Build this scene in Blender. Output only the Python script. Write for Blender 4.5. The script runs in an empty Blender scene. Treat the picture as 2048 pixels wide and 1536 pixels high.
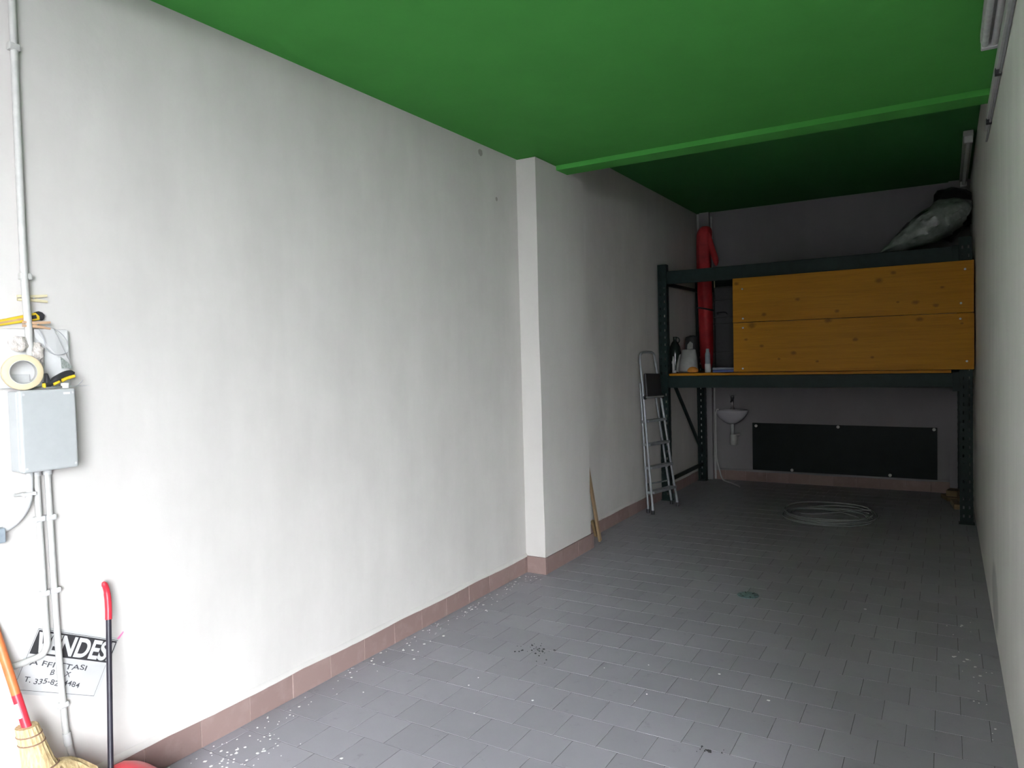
import bpy, bmesh, math, random
from mathutils import Vector, Matrix, noise as mnoise

random.seed(7)
sc = bpy.context.scene
COL = sc.collection
PI = math.pi

# ------------------------------------------------------------------ camera
YAW, PITCH, ROLL = math.radians(30.898), math.radians(-2.039), math.radians(-1.548)
F = Vector((-math.sin(YAW) * math.cos(PITCH), math.cos(YAW) * math.cos(PITCH), math.sin(PITCH)))
R0 = Vector((math.cos(YAW), math.sin(YAW), 0))
U0 = R0.cross(F)
Rv = R0 * math.cos(ROLL) + U0 * math.sin(ROLL)
Uv = -R0 * math.sin(ROLL) + U0 * math.cos(ROLL)
cd = bpy.data.cameras.new('camera')
cam = bpy.data.objects.new('camera', cd)
COL.objects.link(cam)
M = Matrix(((Rv.x, Uv.x, -F.x, 2.615), (Rv.y, Uv.y, -F.y, 0.0), (Rv.z, Uv.z, -F.z, 1.55), (0, 0, 0, 1)))
cam.matrix_world = M
cd.sensor_fit = 'HORIZONTAL'
cd.sensor_width = 36.0
cd.lens = 36.0 * 1451.5 / 2048.0
cd.clip_start = 0.02
sc.camera = cam

# ------------------------------------------------------------------ world, exposure
w = bpy.data.worlds.new('overcast_sky')
sc.world = w
w.use_nodes = True
bg = w.node_tree.nodes['Background']
bg.inputs['Color'].default_value = (0.90, 0.935, 1.0, 1)
bg.inputs['Strength'].default_value = 42.5
sc.view_settings.view_transform = 'Standard'
sc.view_settings.look = 'None'
sc.view_settings.gamma = 1.0
sc.view_settings.use_curve_mapping = False
sc.view_settings.exposure = 0.0


# ------------------------------------------------------------------ materials
class NT:
    def __init__(self, name):
        self.m = bpy.data.materials.new(name)
        self.m.use_nodes = True
        self.t = self.m.node_tree
        self.b = self.t.nodes['Principled BSDF']

    def n(self, kind, **kw):
        x = self.t.nodes.new(kind)
        for k, v in kw.items():
            setattr(x, k, v)
        return x

    def l(self, a, b):
        self.t.links.new(a, b)


def math_node(t, op, a, b=None, clamp=False):
    x = t.n('ShaderNodeMath', operation=op)
    x.use_clamp = clamp
    for i, v in enumerate((a, b)):
        if v is None:
            continue
        if isinstance(v, (int, float)):
            x.inputs[i].default_value = v
        else:
            t.l(v, x.inputs[i])
    return x.outputs[0]


def mixc(t, fac, a, b, blend='MIX'):
    x = t.n('ShaderNodeMix', data_type='RGBA', blend_type=blend)
    for sock, v in ((x.inputs[0], fac), (x.inputs[6], a), (x.inputs[7], b)):
        if isinstance(v, (int, float)):
            sock.default_value = v
        elif isinstance(v, tuple):
            sock.default_value = v if len(v) == 4 else v + (1,)
        else:
            t.l(v, sock)
    return x.outputs[2]


def coords(t, kind='Object', scale=(1, 1, 1)):
    if kind == 'World':
        src = t.n('ShaderNodeNewGeometry').outputs['Position']
    else:
        src = t.n('ShaderNodeTexCoord').outputs[kind]
    mp = t.n('ShaderNodeMapping')
    mp.inputs['Scale'].default_value = scale
    t.l(src, mp.inputs['Vector'])
    return mp.outputs[0]


def noise(t, vec, scale, detail=4, rough=0.55):
    x = t.n('ShaderNodeTexNoise')
    x.inputs['Scale'].default_value = scale
    x.inputs['Detail'].default_value = detail
    x.inputs['Roughness'].default_value = rough
    t.l(vec, x.inputs['Vector'])
    return x.outputs[0]


def ramp(t, fac, lo, hi):
    x = t.n('ShaderNodeMapRange')
    x.inputs[1].default_value = lo
    x.inputs[2].default_value = hi
    t.l(fac, x.inputs[0])
    return x.outputs[0]


def bump(t, h, strength=0.2, dist=0.01):
    x = t.n('ShaderNodeBump')
    x.inputs['Strength'].default_value = strength
    x.inputs['Distance'].default_value = dist
    t.l(h, x.inputs['Height'])
    t.l(x.outputs[0], t.b.inputs['Normal'])


def mat(name, col, rough=0.6, metal=0.0, var=0.12, scale=30.0, bmp=0.0, trans=0.0, alpha=1.0, spec=0.5, ior=1.45):
    t = NT(name)
    v = coords(t, 'Object')
    f = noise(t, v, scale)
    c0 = tuple(max(0, c * (1 - var)) for c in col)
    c1 = tuple(min(1, c * (1 + var)) for c in col)
    t.l(mixc(t, ramp(t, f, 0.3, 0.7), c0, c1), t.b.inputs['Base Color'])
    t.b.inputs['Roughness'].default_value = rough
    t.b.inputs['Metallic'].default_value = metal
    t.b.inputs['Transmission Weight'].default_value = trans
    t.b.inputs['Alpha'].default_value = alpha
    t.b.inputs['Specular IOR Level'].default_value = spec
    t.b.inputs['IOR'].default_value = ior
    if bmp:
        bump(t, f, bmp, 0.01)
    return t.m


def plaster_mat(name, base, streak=0.10, marks=(), stain=None):
    """Lime-washed plaster: long vertical roller streaks, cloudy coverage, fine trowel relief."""
    t = NT(name)
    v1 = coords(t, 'World', (2.4, 2.4, 0.55))
    v2 = coords(t, 'World', (1, 1, 1))
    a = noise(t, v1, 1.6, 5, 0.6)
    b = noise(t, v2, 3.2, 6, 0.62)
    c = noise(t, v2, 26, 4, 0.6)
    f = math_node(t, 'ADD', math_node(t, 'MULTIPLY', ramp(t, a, 0.3, 0.7), 0.6), math_node(t, 'MULTIPLY', ramp(t, b, 0.32, 0.68), 0.4))
    dark = tuple(x * (1 - streak) for x in base)
    lite = tuple(min(1, x * (1 + streak * 0.35)) for x in base)
    colr = mixc(t, f, dark, lite)
    colr = mixc(t, math_node(t, 'MULTIPLY', ramp(t, c, 0.55, 0.8), 0.12), colr, tuple(x * 0.86 for x in base))
    pos = t.n('ShaderNodeNewGeometry').outputs['Position']
    for (p, r) in marks:
        d = t.n('ShaderNodeVectorMath', operation='DISTANCE')
        t.l(pos, d.inputs[0])
        d.inputs[1].default_value = p
        e = math_node(t, 'ADD', d.outputs['Value'], math_node(t, 'MULTIPLY', c, r))
        k = ramp(t, e, r * 1.35, r * 1.2)
        colr = mixc(t, math_node(t, 'MULTIPLY', k, 0.6), colr, (0.16, 0.14, 0.11))
    if stain:
        p, sx, amt = stain
        d = t.n('ShaderNodeVectorMath', operation='SUBTRACT')
        t.l(pos, d.inputs[0])
        d.inputs[1].default_value = p
        q = t.n('ShaderNodeVectorMath', operation='MULTIPLY')
        t.l(d.outputs[0], q.inputs[0])
        q.inputs[1].default_value = sx
        ln = t.n('ShaderNodeVectorMath', operation='LENGTH')
        t.l(q.outputs[0], ln.inputs[0])
        k = ramp(t, math_node(t, 'ADD', ln.outputs['Value'], math_node(t, 'MULTIPLY', b, 0.8)), 1.5, 1.1)
        colr = mixc(t, math_node(t, 'MULTIPLY', k, amt), colr, (0.27, 0.27, 0.26))
    t.l(colr, t.b.inputs['Base Color'])
    t.b.inputs['Roughness'].default_value = 0.85
    t.b.inputs['Specular IOR Level'].default_value = 0.25
    h = math_node(t, 'ADD', math_node(t, 'MULTIPLY', b, 0.7), math_node(t, 'MULTIPLY', c, 0.3))
    bump(t, h, 0.22, 0.012)
    return t.m


def tile_mat(name, per_island=False):
    t = NT(name)
    if per_island:
        rnd = t.n('ShaderNodeNewGeometry').outputs['Random Per Island']
    else:
        rnd = t.n('ShaderNodeObjectInfo').outputs['Random']
    v = coords(t, 'World')
    big = noise(t, v, 1.3, 4)
    fine = noise(t, v, 60, 3)
    spots = noise(t, v, 9, 6, 0.7)
    c = mixc(t, rnd, (0.295, 0.287, 0.314), (0.340, 0.330, 0.363))
    c = mixc(t, math_node(t, 'MULTIPLY', ramp(t, big, 0.35, 0.65), 0.35), c, (0.25, 0.247, 0.272))
    c = mixc(t, math_node(t, 'MULTIPLY', ramp(t, spots, 0.62, 0.76), 0.45), c, (0.10, 0.095, 0.095))
    c = mixc(t, math_node(t, 'MULTIPLY', ramp(t, fine, 0.45, 0.7), 0.14), c, (0.30, 0.28, 0.30))
    t.l(c, t.b.inputs['Base Color'])
    t.l(math_node(t, 'ADD', 0.34, math_node(t, 'MULTIPLY', spots, 0.25)), t.b.inputs['Roughness'])
    t.b.inputs['Specular IOR Level'].default_value = 0.45
    bump(t, fine, 0.08, 0.003)
    return t.m


def brick_tile_mat():
    t = NT('terracotta_skirting_tile')
    rnd = t.n('ShaderNodeObjectInfo').outputs['Random']
    v = coords(t, 'World')
    f = noise(t, v, 14, 5)
    c = mixc(t, rnd, (0.225, 0.152, 0.136), (0.265, 0.182, 0.164))
    c = mixc(t, math_node(t, 'MULTIPLY', ramp(t, f, 0.5, 0.75), 0.5), c, (0.33, 0.24, 0.22))
    t.l(c, t.b.inputs['Base Color'])
    t.b.inputs['Roughness'].default_value = 0.55
    return t.m


def wood_mat(name, c0, c1, axis='x', knots=(), rough=0.5):
    t = NT(name)
    sc_ = {'x': (0.6, 14, 14), 'y': (14, 0.6, 14), 'z': (14, 14, 0.6)}[axis]
    v = coords(t, 'World', sc_)
    f = noise(t, v, 2.2, 6, 0.6)
    g = noise(t, v, 9, 3)
    c = mixc(t, ramp(t, f, 0.3, 0.7), c0, c1)
    c = mixc(t, math_node(t, 'MULTIPLY', ramp(t, g, 0.5, 0.72), 0.3), c, tuple(x * 0.55 for x in c0))
    pos = t.n('ShaderNodeNewGeometry').outputs['Position']
    wob = noise(t, coords(t, 'World'), 40, 2)
    if knots:
        tot = None
        for (p, r) in knots:
            d = t.n('ShaderNodeVectorMath', operation='SUBTRACT')
            t.l(pos, d.inputs[0])
            d.inputs[1].default_value = p
            q = t.n('ShaderNodeVectorMath', operation='MULTIPLY')
            t.l(d.outputs[0], q.inputs[0])
            q.inputs[1].default_value = (0.7 / r, 0, 1.0 / r)
            ln = t.n('ShaderNodeVectorMath', operation='LENGTH')
            t.l(q.outputs[0], ln.inputs[0])
            k = ramp(t, math_node(t, 'ADD', ln.outputs['Value'], math_node(t, 'MULTIPLY', wob, 0.7)), 1.55, 0.75)
            tot = k if tot is None else math_node(t, 'MAXIMUM', tot, k)
        c = mixc(t, math_node(t, 'MULTIPLY', tot, 0.6), c, tuple(x * 0.22 for x in c0))
    t.l(c, t.b.inputs['Base Color'])
    t.b.inputs['Roughness'].default_value = rough
    t.b.inputs['Specular IOR Level'].default_value = 0.2
    bump(t, f, 0.06, 0.004)
    return t.m


def straw_mat():
    t = NT('broom_straw')
    v = coords(t, 'Object', (60, 60, 2))
    f = noise(t, v, 2, 3)
    t.l(mixc(t, ramp(t, f, 0.3, 0.7), (0.34, 0.24, 0.11), (0.58, 0.45, 0.25)), t.b.inputs['Base Color'])
    t.b.inputs['Roughness'].default_value = 0.7
    bump(t, f, 0.6, 0.004)
    return t.m


WALL = (0.56, 0.538, 0.508)
M_wall_l = plaster_mat('limewash_left', WALL, 0.13, marks=[((0.0, 4.047, 2.904), 0.030), ((0.0, 4.231, 2.633), 0.018)])
M_wall = plaster_mat('limewash', WALL, 0.08)
M_wall_b = plaster_mat('plaster_back_shaded', (0.275, 0.265, 0.268), 0.10)  # wall colour darkened to carry the shade at the back
M_wall_r = plaster_mat('limewash_right_lightened', (0.80, 0.775, 0.735), 0.10, stain=((2.836, 4.62, 0.20), (0, 3.6, 5.2), 0.55))  # same limewash made lighter, standing in for light on this wall
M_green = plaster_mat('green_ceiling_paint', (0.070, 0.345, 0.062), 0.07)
M_green_b = plaster_mat('green_ceiling_rear_shaded', (0.040, 0.20, 0.050), 0.07)  # ceiling green with the rear bay's shade mixed in
M_tile = tile_mat('grey_floor_tile')
M_tile_s = tile_mat('grey_floor_tile_far', True)
M_grout = mat('dark_grout', (0.135, 0.128, 0.132), 0.9, var=0.3)
M_brick = brick_tile_mat()
M_mortar = mat('skirting_mortar', (0.42, 0.33, 0.29), 0.9, var=0.2)
M_rack = mat('dark_green_rack_paint', (0.0085, 0.021, 0.019), 0.5, 0.0, 0.2, 12, spec=0.25)
M_steel = mat('zinc_steel', (0.55, 0.56, 0.56), 0.35, 0.9)
M_alu = mat('anodised_aluminium', (0.31, 0.325, 0.34), 0.45, 0.4)
M_black = mat('black_plastic', (0.02, 0.02, 0.023), 0.5)
M_blackcloth = mat('black_film', (0.012, 0.012, 0.014), 0.38, bmp=0.5, scale=18)
M_pvc = mat('grey_pvc', (0.48, 0.485, 0.475), 0.45, var=0.05)
M_pvc_old = mat('cream_pvc_conduit', (0.43, 0.43, 0.405), 0.5, var=0.08)
M_box = mat('pale_grey_enclosure', (0.36, 0.375, 0.37), 0.5, var=0.03)
M_white = mat('white_plastic', (0.58, 0.58, 0.565), 0.4, var=0.04)
M_paper = mat('white_paper', (0.44, 0.44, 0.43), 0.8, var=0.06, scale=12)
M_ink = mat('black_ink', (0.022, 0.021, 0.023), 0.8)
M_pen = mat('pen_ink', (0.05, 0.05, 0.055), 0.8)
M_bagfilm = mat('white_bag_film', (0.30, 0.30, 0.285), 0.45, var=0.12, scale=14, bmp=0.4)
M_yellow = mat('yellow_plastic', (0.60, 0.42, 0.025), 0.4)
M_red = mat('red_plastic', (0.56, 0.028, 0.045), 0.35, var=0.06)
M_redcloth = mat('red_nylon', (0.42, 0.020, 0.024), 0.6, var=0.3, scale=10, bmp=0.4)
M_orange = mat('orange_painted_wood', (0.52, 0.145, 0.045), 0.45, var=0.12)
M_pink = mat('pink_tape', (0.72, 0.20, 0.38), 0.5)
M_blackpole = mat('black_tube', (0.018, 0.016, 0.024), 0.4)
M_tape = mat('masking_tape', (0.54, 0.45, 0.29), 0.7, var=0.06)
M_pegwood = mat('clothes_peg_wood', (0.55, 0.49, 0.31), 0.7)
M_pegbrown = mat('clothes_peg_brown', (0.44, 0.28, 0.17), 0.7)
M_rag = mat('cotton_waste', (0.50, 0.46, 0.42), 0.95, bmp=0.9, scale=60, var=0.25)
M_wire = mat('grey_wire', (0.28, 0.28, 0.29), 0.45)
M_sand = mat('grey_sandpaper', (0.22, 0.24, 0.22), 0.95, var=0.4, scale=200)
M_straw = straw_mat()
M_cord = mat('brown_cord', (0.20, 0.12, 0.08), 0.8)
M_ceramic = mat('white_ceramic', (0.46, 0.45, 0.48), 0.12, var=0.02)
M_chrome = mat('dull_chrome', (0.30, 0.30, 0.31), 0.3, 0.9)
M_hose = mat('clear_hose', (0.42, 0.46, 0.45), 0.15, var=0.05, trans=0.35)
M_film = mat('clear_film', (0.20, 0.23, 0.20), 0.25, var=0.5, scale=7, bmp=0.4)
M_bottle = mat('dark_glass', (0.015, 0.022, 0.018), 0.12)
M_blue = mat('blue_plastic', (0.10, 0.14, 0.36), 0.4)
M_greyblue = mat('grey_blue_plastic', (0.24, 0.28, 0.31), 0.45)
M_orangecloth = mat('orange_cloth', (0.70, 0.27, 0.05), 0.8)
M_panel = mat('dark_slate_board', (0.008, 0.015, 0.015), 0.5, var=0.15, scale=6, spec=0.2)
M_drain = mat('aged_drain_metal', (0.20, 0.30, 0.31), 0.5, 0.4, var=0.3, scale=80)
M_flake = mat('dried_white_paint', (0.82, 0.82, 0.81), 0.7)
M_crumb = mat('dark_crumbs', (0.03, 0.03, 0.032), 0.8)
M_timber = wood_mat('raw_timber', (0.22, 0.15, 0.085), (0.32, 0.225, 0.13), 'z')
M_offcut = wood_mat('timber_offcut', (0.16, 0.11, 0.055), (0.25, 0.18, 0.09), 'x')
KN = [(0.844, 2.226, .03), (1.1, 1.908, .03), (1.41, 2.035, .028), (1.675, 1.821, .04), (1.752, 1.905, .026), (2.218, 2.218, .028),
      (2.101, 2.159, .04), (2.389, 1.945, .035), (2.543, 1.908, .028), (2.591, 2.063, .02), (2.251, 1.956, .018), (2.417, 1.795, .035),
      (0.927, 1.671, .022), (1.075, 1.604, .024), (1.367, 1.528, .032), (1.235, 1.473, .018), (1.577, 1.443, .018), (1.904, 1.636, .03),
      (0.984, 1.806, .05), (2.735, 1.744, .016), (2.044, 1.47, .02)]
M_plank = wood_mat('yellow_shuttering_board', (0.39, 0.160, 0.003), (0.47, 0.205, 0.005), 'x', [((a, 7.33, b), r * .62) for a, b, r in KN])
M_asphalt = mat('street_asphalt', (0.09, 0.09, 0.094), 0.9)
M_facade = mat('pale_render', (0.50, 0.52, 0.55), 0.9, var=0.06, scale=3)
M_facade3 = mat('white_render', (0.78, 0.77, 0.75), 0.9, var=0.04, scale=2)
M_facade2 = mat('grey_brown_render', (0.22, 0.21, 0.20), 0.9, var=0.06, scale=2)
M_tubelight = mat('unlit_fluorescent_glass', (0.62, 0.63, 0.62), 0.3)
M_lampbody = mat('grey_lamp_housing', (0.42, 0.42, 0.40), 0.5)


# ------------------------------------------------------------------ mesh helpers
class MB:
    def __init__(self):
        self.v, self.f = [], []

    def add(self, vs, fs):
        o = len(self.v)
        self.v += [Vector(p) for p in vs]
        self.f += [tuple(i + o for i in q) for q in fs]
        return self

    def box(self, lo, hi, T=None):
        x0, y0, z0 = lo
        x1, y1, z1 = hi
        vs = [Vector(p) for p in ((x0, y0, z0), (x1, y0, z0), (x1, y1, z0), (x0, y1, z0), (x0, y0, z1), (x1, y0, z1), (x1, y1, z1), (x0, y1, z1))]
        if T is not None:
            vs = [T @ p for p in vs]
        return self.add(vs, [(0, 3, 2, 1), (4, 5, 6, 7), (0, 1, 5, 4), (1, 2, 6, 5), (2, 3, 7, 6), (3, 0, 4, 7)])

    def beam(self, a, b, w, h, up=(0, 0, 1)):
        """Rectangular bar from a to b; w across, h along up."""
        a, b = Vector(a), Vector(b)
        d = (b - a).normalized()
        up = Vector(up)
        s = d.cross(up)
        if s.length < 1e-4:
            s = d.cross(Vector((1, 0, 0)))
        s.normalize()
        u = s.cross(d).normalized()
        vs = [p + s * (i * w / 2) + u * (j * h / 2) for p in (a, b) for i, j in ((-1, -1), (1, -1), (1, 1), (-1, 1))]
        return self.add(vs, [(3, 2, 1, 0), (4, 5, 6, 7), (0, 1, 5, 4), (1, 2, 6, 5), (2, 3, 7, 6), (3, 0, 4, 7)])

    def tube(self, pts, r, n=10, closed=False, caps=True):
        pts = [Vector(p) for p in pts]
        k = len(pts)
        rs = r if isinstance(r, (list, tuple)) else [r] * k
        prev = None
        rings = []
        for i, p in enumerate(pts):
            if closed:
                d = pts[(i + 1) % k] - pts[i - 1]
            else:
                d = pts[min(i + 1, k - 1)] - pts[max(i - 1, 0)]
            d.normalize()
            if prev is None:
                s = d.cross(Vector((0, 0, 1)))
                if s.length < 1e-3:
                    s = d.cross(Vector((1, 0, 0)))
            else:
                s = prev - d * prev.dot(d)
            s.normalize()
            prev = s
            u = d.cross(s)
            rings.append([p + (s * math.cos(2 * PI * j / n) + u * math.sin(2 * PI * j / n)) * rs[i] for j in range(n)])
        vs = [q for ring in rings for q in ring]
        fs = []
        for i in range(k if closed else k - 1):
            a, b = i * n, ((i + 1) % k) * n
            for j in range(n):
                fs.append((a + j, a + (j + 1) % n, b + (j + 1) % n, b + j))
        if caps and not closed:
            fs.append(tuple(range(n - 1, -1, -1)))
            fs.append(tuple(range((k - 1) * n, k * n)))
        return self.add(vs, fs)

    def lathe(self, prof, n=24, T=None, capb=True, capt=True):
        """prof: list of (radius, height) about local z."""
        T = T or Matrix.Identity(4)
        vs = [T @ Vector((r * math.cos(2 * PI * j / n), r * math.sin(2 * PI * j / n), z)) for r, z in prof for j in range(n)]
        fs = []
        for i in range(len(prof) - 1):
            for j in range(n):
                fs.append((i * n + j, i * n + (j + 1) % n, (i + 1) * n + (j + 1) % n, (i + 1) * n + j))
        if capb:
            fs.append(tuple(range(n - 1, -1, -1)))
        if capt:
            fs.append(tuple(range((len(prof) - 1) * n, len(prof) * n)))
        return self.add(vs, fs)

    def prism(self, poly, a, b, fn):
        """poly in 2D extruded between a and b; fn(u, v, w) -> point."""
        k = len(poly)
        vs = [fn(p[0], p[1], a) for p in poly] + [fn(p[0], p[1], b) for p in poly]
        fs = [tuple(range(k - 1, -1, -1)), tuple(range(k, 2 * k))]
        for i in range(k):
            fs.append((i, (i + 1) % k, k + (i + 1) % k, k + i))
        return self.add(vs, fs)

    def rings(self, rings, capb=True, capt=True):
        n = len(rings[0])
        vs = [p for r in rings for p in r]
        fs = []
        for i in range(len(rings) - 1):
            for j in range(n):
                fs.append((i * n + j, i * n + (j + 1) % n, (i + 1) * n + (j + 1) % n, (i + 1) * n + j))
        if capb:
            fs.append(tuple(range(n - 1, -1, -1)))
        if capt:
            fs.append(tuple(range((len(rings) - 1) * n, len(rings) * n)))
        return self.add(vs, fs)


def wloc(o):
    p = Vector((0, 0, 0))
    while o is not None:
        p += o.location
        o = o.parent
    return p


def obj(name, mb, material, parent=None, bevel=0.0, smooth=False, seg=2, base=None, subsurf=0):
    """One mesh object; vertices are given in world coordinates."""
    me = bpy.data.meshes.new(name)
    org = wloc(parent) if parent else (Vector(base) if base else Vector((0, 0, 0)))
    me.from_pydata([tuple(p - org) for p in mb.v], [], mb.f)
    bm = bmesh.new()
    bm.from_mesh(me)
    bmesh.ops.recalc_face_normals(bm, faces=bm.faces)
    bm.to_mesh(me)
    bm.free()
    me.materials.append(material)
    o = bpy.data.objects.new(name, me)
    COL.objects.link(o)
    if parent:
        o.parent = parent
    else:
        o.location = org
    if bevel:
        m = o.modifiers.new('bevel', 'BEVEL')
        m.width = bevel
        m.segments = seg
        m.limit_method = 'ANGLE'
        m.angle_limit = math.radians(40)
    if subsurf:
        m = o.modifiers.new('subsurf', 'SUBSURF')
        m.levels = m.render_levels = subsurf
    if smooth:
        for p in me.polygons:
            p.use_smooth = True
        try:
            me.set_sharp_from_angle(angle=math.radians(50))
        except Exception:
            pass
    return o


def tag(o, label, cat, group=None, kind=None):
    o['label'] = label
    o['category'] = cat
    if group:
        o['group'] = group
    if kind:
        o['kind'] = kind
    return o


def thing(name, label, cat, loc, group=None):
    o = bpy.data.objects.new(name, None)
    o.empty_display_size = 0.05
    COL.objects.link(o)
    o.location = loc
    return tag(o, label, cat, group)


def struct(name, mb, m, **kw):
    o = obj(name, mb, m, **kw)
    o['kind'] = 'structure'
    return o


def axis_to(d, loc):
    """Matrix turning local z to direction d, at loc."""
    q = Vector(d).normalized().to_track_quat('Z', 'Y')
    return Matrix.Translation(Vector(loc)) @ q.to_matrix().to_4x4()


def lerp(a, b, t):
    return Vector(a) * (1 - t) + Vector(b) * t


def smooth_path(pts, n=8):
    """Catmull-Rom through the points."""
    P = [Vector(p) for p in pts]
    P = [P[0] * 2 - P[1]] + P + [P[-1] * 2 - P[-2]]
    out = []
    for i in range(1, len(P) - 2):
        a, b, c, d = P[i - 1:i + 3]
        for k in range(n):
            t = k / n
            out.append(0.5 * ((2 * b) + (c - a) * t + (2 * a - 5 * b + 4 * c - d) * t * t + (3 * b - a - 3 * c + d) * t ** 3))
    out.append(P[-2])
    return out


# ------------------------------------------------------------------ room shell
W, YB, YO = 2.836, 8.893, 1.112     # right wall, back wall, door opening
ZC, ZC2 = 2.960, 3.254               # front ceiling, rear ceiling

struct('wall_left', MB().box((-0.16, YO, -0.15), (0, YB + 0.16, 3.5)), M_wall_l)
struct('wall_right', MB().box((W, YO, -0.15), (W + 0.16, YB + 0.16, 3.5)), M_wall_r)
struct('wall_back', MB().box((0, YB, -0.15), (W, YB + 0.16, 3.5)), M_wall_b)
fr = MB()
fr.box((-9.0, YO, -0.15), (-0.16, YO + 0.25, 6.5))
fr.box((W + 0.16, YO, -0.15), (9.0, YO + 0.25, 6.5))
fr.box((-0.16, YO, 3.5), (W + 0.16, YO + 0.25, 6.5))
fr.box((0, YO, 2.93), (W, YO + 0.08, 3.5))
struct('wall_front', fr, M_facade)

# green ceiling: lower front slab with a shallow drop, higher rear bay
ce = MB()
prof = [(YO + 0.08, 3.5), (YO + 0.08, ZC), (4.83, ZC), (4.832, 2.926), (5.012, 2.928), (5.016, ZC2), (YB, ZC2), (YB, 3.5)]
ce.prism(prof, 0.0, W, lambda u, v, x: Vector((x, u, v)))
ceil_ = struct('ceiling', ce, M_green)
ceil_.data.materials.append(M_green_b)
for p in ceil_.data.polygons:                      # darker green puts the rear bay's dimness into the colour
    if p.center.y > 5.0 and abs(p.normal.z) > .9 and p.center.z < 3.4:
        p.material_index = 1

# pillar on the left wall, pipe chases in the back corners
pl = MB()
lv = [(0, .0), (.3, .002), (.6, -.001), (1.2, .001), (1.8, -.003), (2.4, .0), (2.955, .0)]
rr = []
for z, d in lv:
    rr.append([Vector((0, 4.507, z)), Vector((.153 + d, 4.511 + d, z)), Vector((.153 - d, 5.288 + d, z)), Vector((0, 5.288, z))])
pl.rings(rr)
pl.box((0, 5.018, 2.95), (.153, 5.287, ZC2 - 0.001))
struct('trim_1', pl, M_wall)
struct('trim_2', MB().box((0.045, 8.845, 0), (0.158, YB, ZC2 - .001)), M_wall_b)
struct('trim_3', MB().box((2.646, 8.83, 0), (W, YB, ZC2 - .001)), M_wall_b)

# exterior: street and an unseen house across it, sized to shape the daylight
struct('ground', MB().box((-30, -30, -0.30), (30, 1.0, -0.06)), M_asphalt)
ex = MB()
ex.box((-16, -14, -0.06), (4.2, -4.0, 10.0))
struct('wall_opposite', ex, M_facade2)
struct('wall_bounce_left', MB().box((-4.2, -4.0, -0.06), (-3.2, YO, 7.0)), M_facade3)  # unseen white wall added to bounce light onto the right wall
struct('wall_shade_right', MB().box((4.3, -0.8, -0.06), (5.3, YO, 7.0)), M_facade2)  # unseen dark wall added to keep light off the near left wall
SHADE_CANOPY = -1.6
struct('trim_shade_canopy', MB().box((-3.1, SHADE_CANOPY, 2.86), (7.0, YO - .004, 3.00)), M_facade3)   # unseen slab added over the doorway to cut the sky light

# ---- floor: slab of grout, tiles laid in offset rows as parts
floor = struct('floor', MB().box((0, 1.0, -0.2), (W, YB, -0.0011)), M_grout)
TP, RP, GAP = 0.1925, 0.1890, 0.0026


def tile_geo(x0, x1, y0, y1, rad=0.0006):
    zt = 0.0
    a = [Vector((x0, y0, -.006)), Vector((x1, y0, -.006)), Vector((x1, y1, -.006)), Vector((x0, y1, -.006))]
    b = [Vector((p.x, p.y, zt - rad)) for p in a]
    c = [Vector((x0 + rad, y0 + rad, zt)), Vector((x1 - rad, y0 + rad, zt)), Vector((x1 - rad, y1 - rad, zt)), Vector((x0 + rad, y1 - rad, zt))]
    fs = []
    for i in range(4):
        j = (i + 1) % 4
        fs += [(i, j, 4 + j, 4 + i), (4 + i, 4 + j, 8 + j, 8 + i)]
    fs.append((8, 9, 10, 11))
    return a + b + c, fs


def proj(P):
    d = Vector(P) - Vector((2.615, 0, 1.55))
    z = d.dot(F)
    if z < 0.1:
        return None
    return 1024 + 1451.5 * d.dot(Rv) / z, 768 - 1451.5 * d.dot(Uv) / z


cells = []
k = -7
while True:
    y0 = 2.387 + RP * k
    if y0 > YB - 0.02:
        break
    off = 1.122 if k % 2 == 0 else 1.222
    x = off - TP * math.ceil(off / TP)
    while x < W - 0.01:
        xa, xb = max(x + GAP / 2, 0.0), min(x + TP - GAP / 2, W)
        ya, yb = max(y0 + GAP / 2, 1.0), min(y0 + RP - GAP / 2, YB)
        if xb - xa > 0.015 and yb - ya > 0.015:
            q = proj(((xa + xb) / 2, (ya + yb) / 2, 0))
            vis = q is not None and -40 < q[0] < 2090 and q[1] < 1600
            d = math.hypot((xa + xb) / 2 - 2.615, (ya + yb) / 2)
            cells.append((0 if vis else 1, d, xa, xb, ya, yb))
        x += TP
    k += 1
cells.sort()
shared = {}
rest = MB()
for i, (nv, d, xa, xb, ya, yb) in enumerate(cells):
    if i < 290:
        cx, cy = (xa + xb) / 2, (ya + yb) / 2
        key = (round(xb - xa, 4), round(yb - ya, 4))
        if key not in shared:
            vs, fs = tile_geo(-(xb - xa) / 2, (xb - xa) / 2, -(yb - ya) / 2, (yb - ya) / 2)
            me = bpy.data.meshes.new('floor_tile')
            me.from_pydata([tuple(p) for p in vs], [], fs)
            me.materials.append(M_tile)
            shared[key] = me
        o = bpy.data.objects.new('floor_tile', shared[key])
        COL.objects.link(o)
        o.parent = floor
        o.location = (cx, cy, random.uniform(-0.0002, 0.0002))
        o.rotation_euler = (random.gauss(0, .0008), random.gauss(0, .0008), 0)
    else:
        vs, fs = tile_geo(xa, xb, ya, yb)
        dz = random.uniform(-0.0002, 0.0002)
        rest.add([p + Vector((0, 0, dz)) for p in vs], fs)
o = obj('floor_tile', rest, M_tile_s, floor)
o['kind'] = 'stuff'

# ---- skirting of terracotta tiles
BH, BT = 0.121, 0.012


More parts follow.
